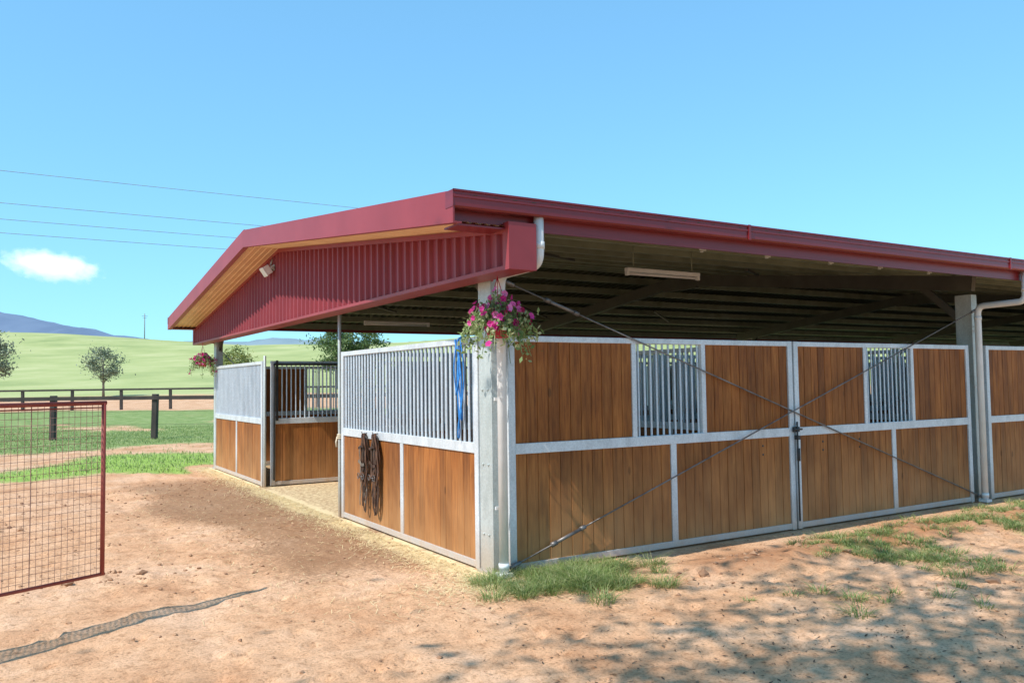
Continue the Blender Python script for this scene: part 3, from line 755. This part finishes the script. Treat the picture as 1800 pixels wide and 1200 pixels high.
# ---------------------------------------------------------------- power line
pw=empty('power_line')
def wireline(v_off,H,a0=-46,a1=70,sag=.5):
    return [(CAM[0]+a0+(a1-a0)*i/24,CAM[1]+v_off,H-sag*4*(i/24)*(1-i/24)) for i in range(25)]
c=MB()
for vo,H in ((40,11.35),(40.8,10.15),(41.6,9.6),(41.9,9.05)): c.tube(wireline(vo,H),.013,5,0,False)
c.obj('wires',[WIRES],pw)
p=MB()
for a in (-46,70):
    p.tube([(CAM[0]+a,CAM[1]+41,-.3),(CAM[0]+a,CAM[1]+41,11.6)],[.17,.11],10)
    p.box((CAM[0]+a-.06,CAM[1]+39.8,8.9),(CAM[0]+a+.06,CAM[1]+42.3,9.02))
p.obj('poles',[BARK],pw)
e=empty('power_pole',gz(-174,390)); p=MB(); p.tube([(0,0,-1),(0,0,12)],[.22,.15],8); p.beam((-1.3,0,10.8),(1.3,0,10.8),.12,.14); p.beam((-.9,0,9.9),(.9,0,9.9),.1,.12); p.obj('pole',[BARK],e)
# ---------------------------------------------------------------- cloud
m=bpy.data.materials.new('cloud_vapour'); m.use_nodes=True; nt=m.node_tree; nt.nodes.clear()
out=nt.nodes.new('ShaderNodeOutputMaterial'); pvn=nt.nodes.new('ShaderNodeVolumePrincipled')
tc=nt.nodes.new('ShaderNodeTexCoord')
ln=nt.nodes.new('ShaderNodeVectorMath'); ln.operation='LENGTH'; nt.links.new(tc.outputs['Object'],ln.inputs[0])
mp=nt.nodes.new('ShaderNodeMapping'); mp.inputs['Scale'].default_value=(4,3,1.6); nt.links.new(tc.outputs['Object'],mp.inputs[0])
nn=noise(nt,mp.outputs[0],1.1,5,.65)
d=mathn(nt,'SUBTRACT',mathn(nt,'ADD',mathn(nt,'SUBTRACT',1.0,ln.outputs['Value']),mathn(nt,'MULTIPLY',mathn(nt,'SUBTRACT',nn,.5),1.7)),.16)
d=mathn(nt,'MULTIPLY',d,.06,True); nt.links.new(d,pvn.inputs['Density'])
pvn.inputs['Color'].default_value=(1,1,1,1); pvn.inputs['Emission Color'].default_value=(.95,.98,1,1)
es=mathn(nt,'MULTIPLY',d,.75); nt.links.new(es,pvn.inputs['Emission Strength'])  # added glow in place of sunlight scattered many times inside the cloud
nt.links.new(pvn.outputs[0],out.inputs['Volume'])
import bmesh
bm=bmesh.new(); bmesh.ops.create_icosphere(bm,subdivisions=3,radius=1.0); me=bpy.data.meshes.new('cloud'); bm.to_mesh(me); bm.free(); me.materials.append(m)
cl=bpy.data.objects.new('cloud',me); S.collection.objects.link(cl); cl.location=W(-838,1500,226); cl.scale=(106,55,32); cl.rotation_euler=(0,math.radians(3),-math.atan2(Rv[0],-Rv[1])+math.pi/2)
# ---------------------------------------------------------------- light
sun_to=Vector((-1,-.23,1.26)).normalized()
ld=bpy.data.lights.new('sun','SUN'); ld.energy=5.0; ld.angle=math.radians(.53); ld.color=(1,.95,.88)
lo=bpy.data.objects.new('sun',ld); S.collection.objects.link(lo); lo.rotation_euler=(-sun_to).to_track_quat('-Z','Y').to_euler()
w=bpy.data.worlds.new('World'); S.world=w; w.use_nodes=True; nt=w.node_tree; bg=nt.nodes['Background']
sk=nt.nodes.new('ShaderNodeTexSky'); sk.sky_type='NISHITA'; sk.sun_disc=False; sk.sun_elevation=math.asin(sun_to.z); sk.sun_rotation=math.atan2(sun_to.x,sun_to.y)
sk.air_density=1.0; sk.dust_density=.3; sk.ozone_density=1.0
gm_=nt.nodes.new('ShaderNodeGamma'); gm_.inputs[1].default_value=.52; nt.links.new(sk.outputs[0],gm_.inputs[0])
skc=mix(nt,1.0,gm_.outputs[0],(1.30,2.55,3.35),'MULTIPLY')
nt.links.new(skc,bg.inputs[0]); bg.inputs[1].default_value=.15
# ---------------------------------------------------------------- camera
cd=bpy.data.cameras.new('camera'); cd.sensor_width=36; cd.lens=36*1450/1800; cd.clip_start=.05; cd.clip_end=20000
co=bpy.data.objects.new('camera',cd); S.collection.objects.link(co); S.camera=co
pitch=math.atan(73/1450); rho=math.radians(.77)
F=Vector((Fv[0]*math.cos(pitch),Fv[1]*math.cos(pitch),math.sin(pitch))); R=Vector((Rv[0],Rv[1],0)); U=R.cross(F).normalized()
U2=U*math.cos(rho)+R*math.sin(rho); R2=R*math.cos(rho)-U*math.sin(rho)
co.matrix_world=Matrix((( R2.x,U2.x,-F.x,CAM[0]),(R2.y,U2.y,-F.y,CAM[1]),(R2.z,U2.z,-F.z,CAM[2]),(0,0,0,1)))
S.view_settings.view_transform='Standard'; S.view_settings.look='None'; S.view_settings.exposure=0
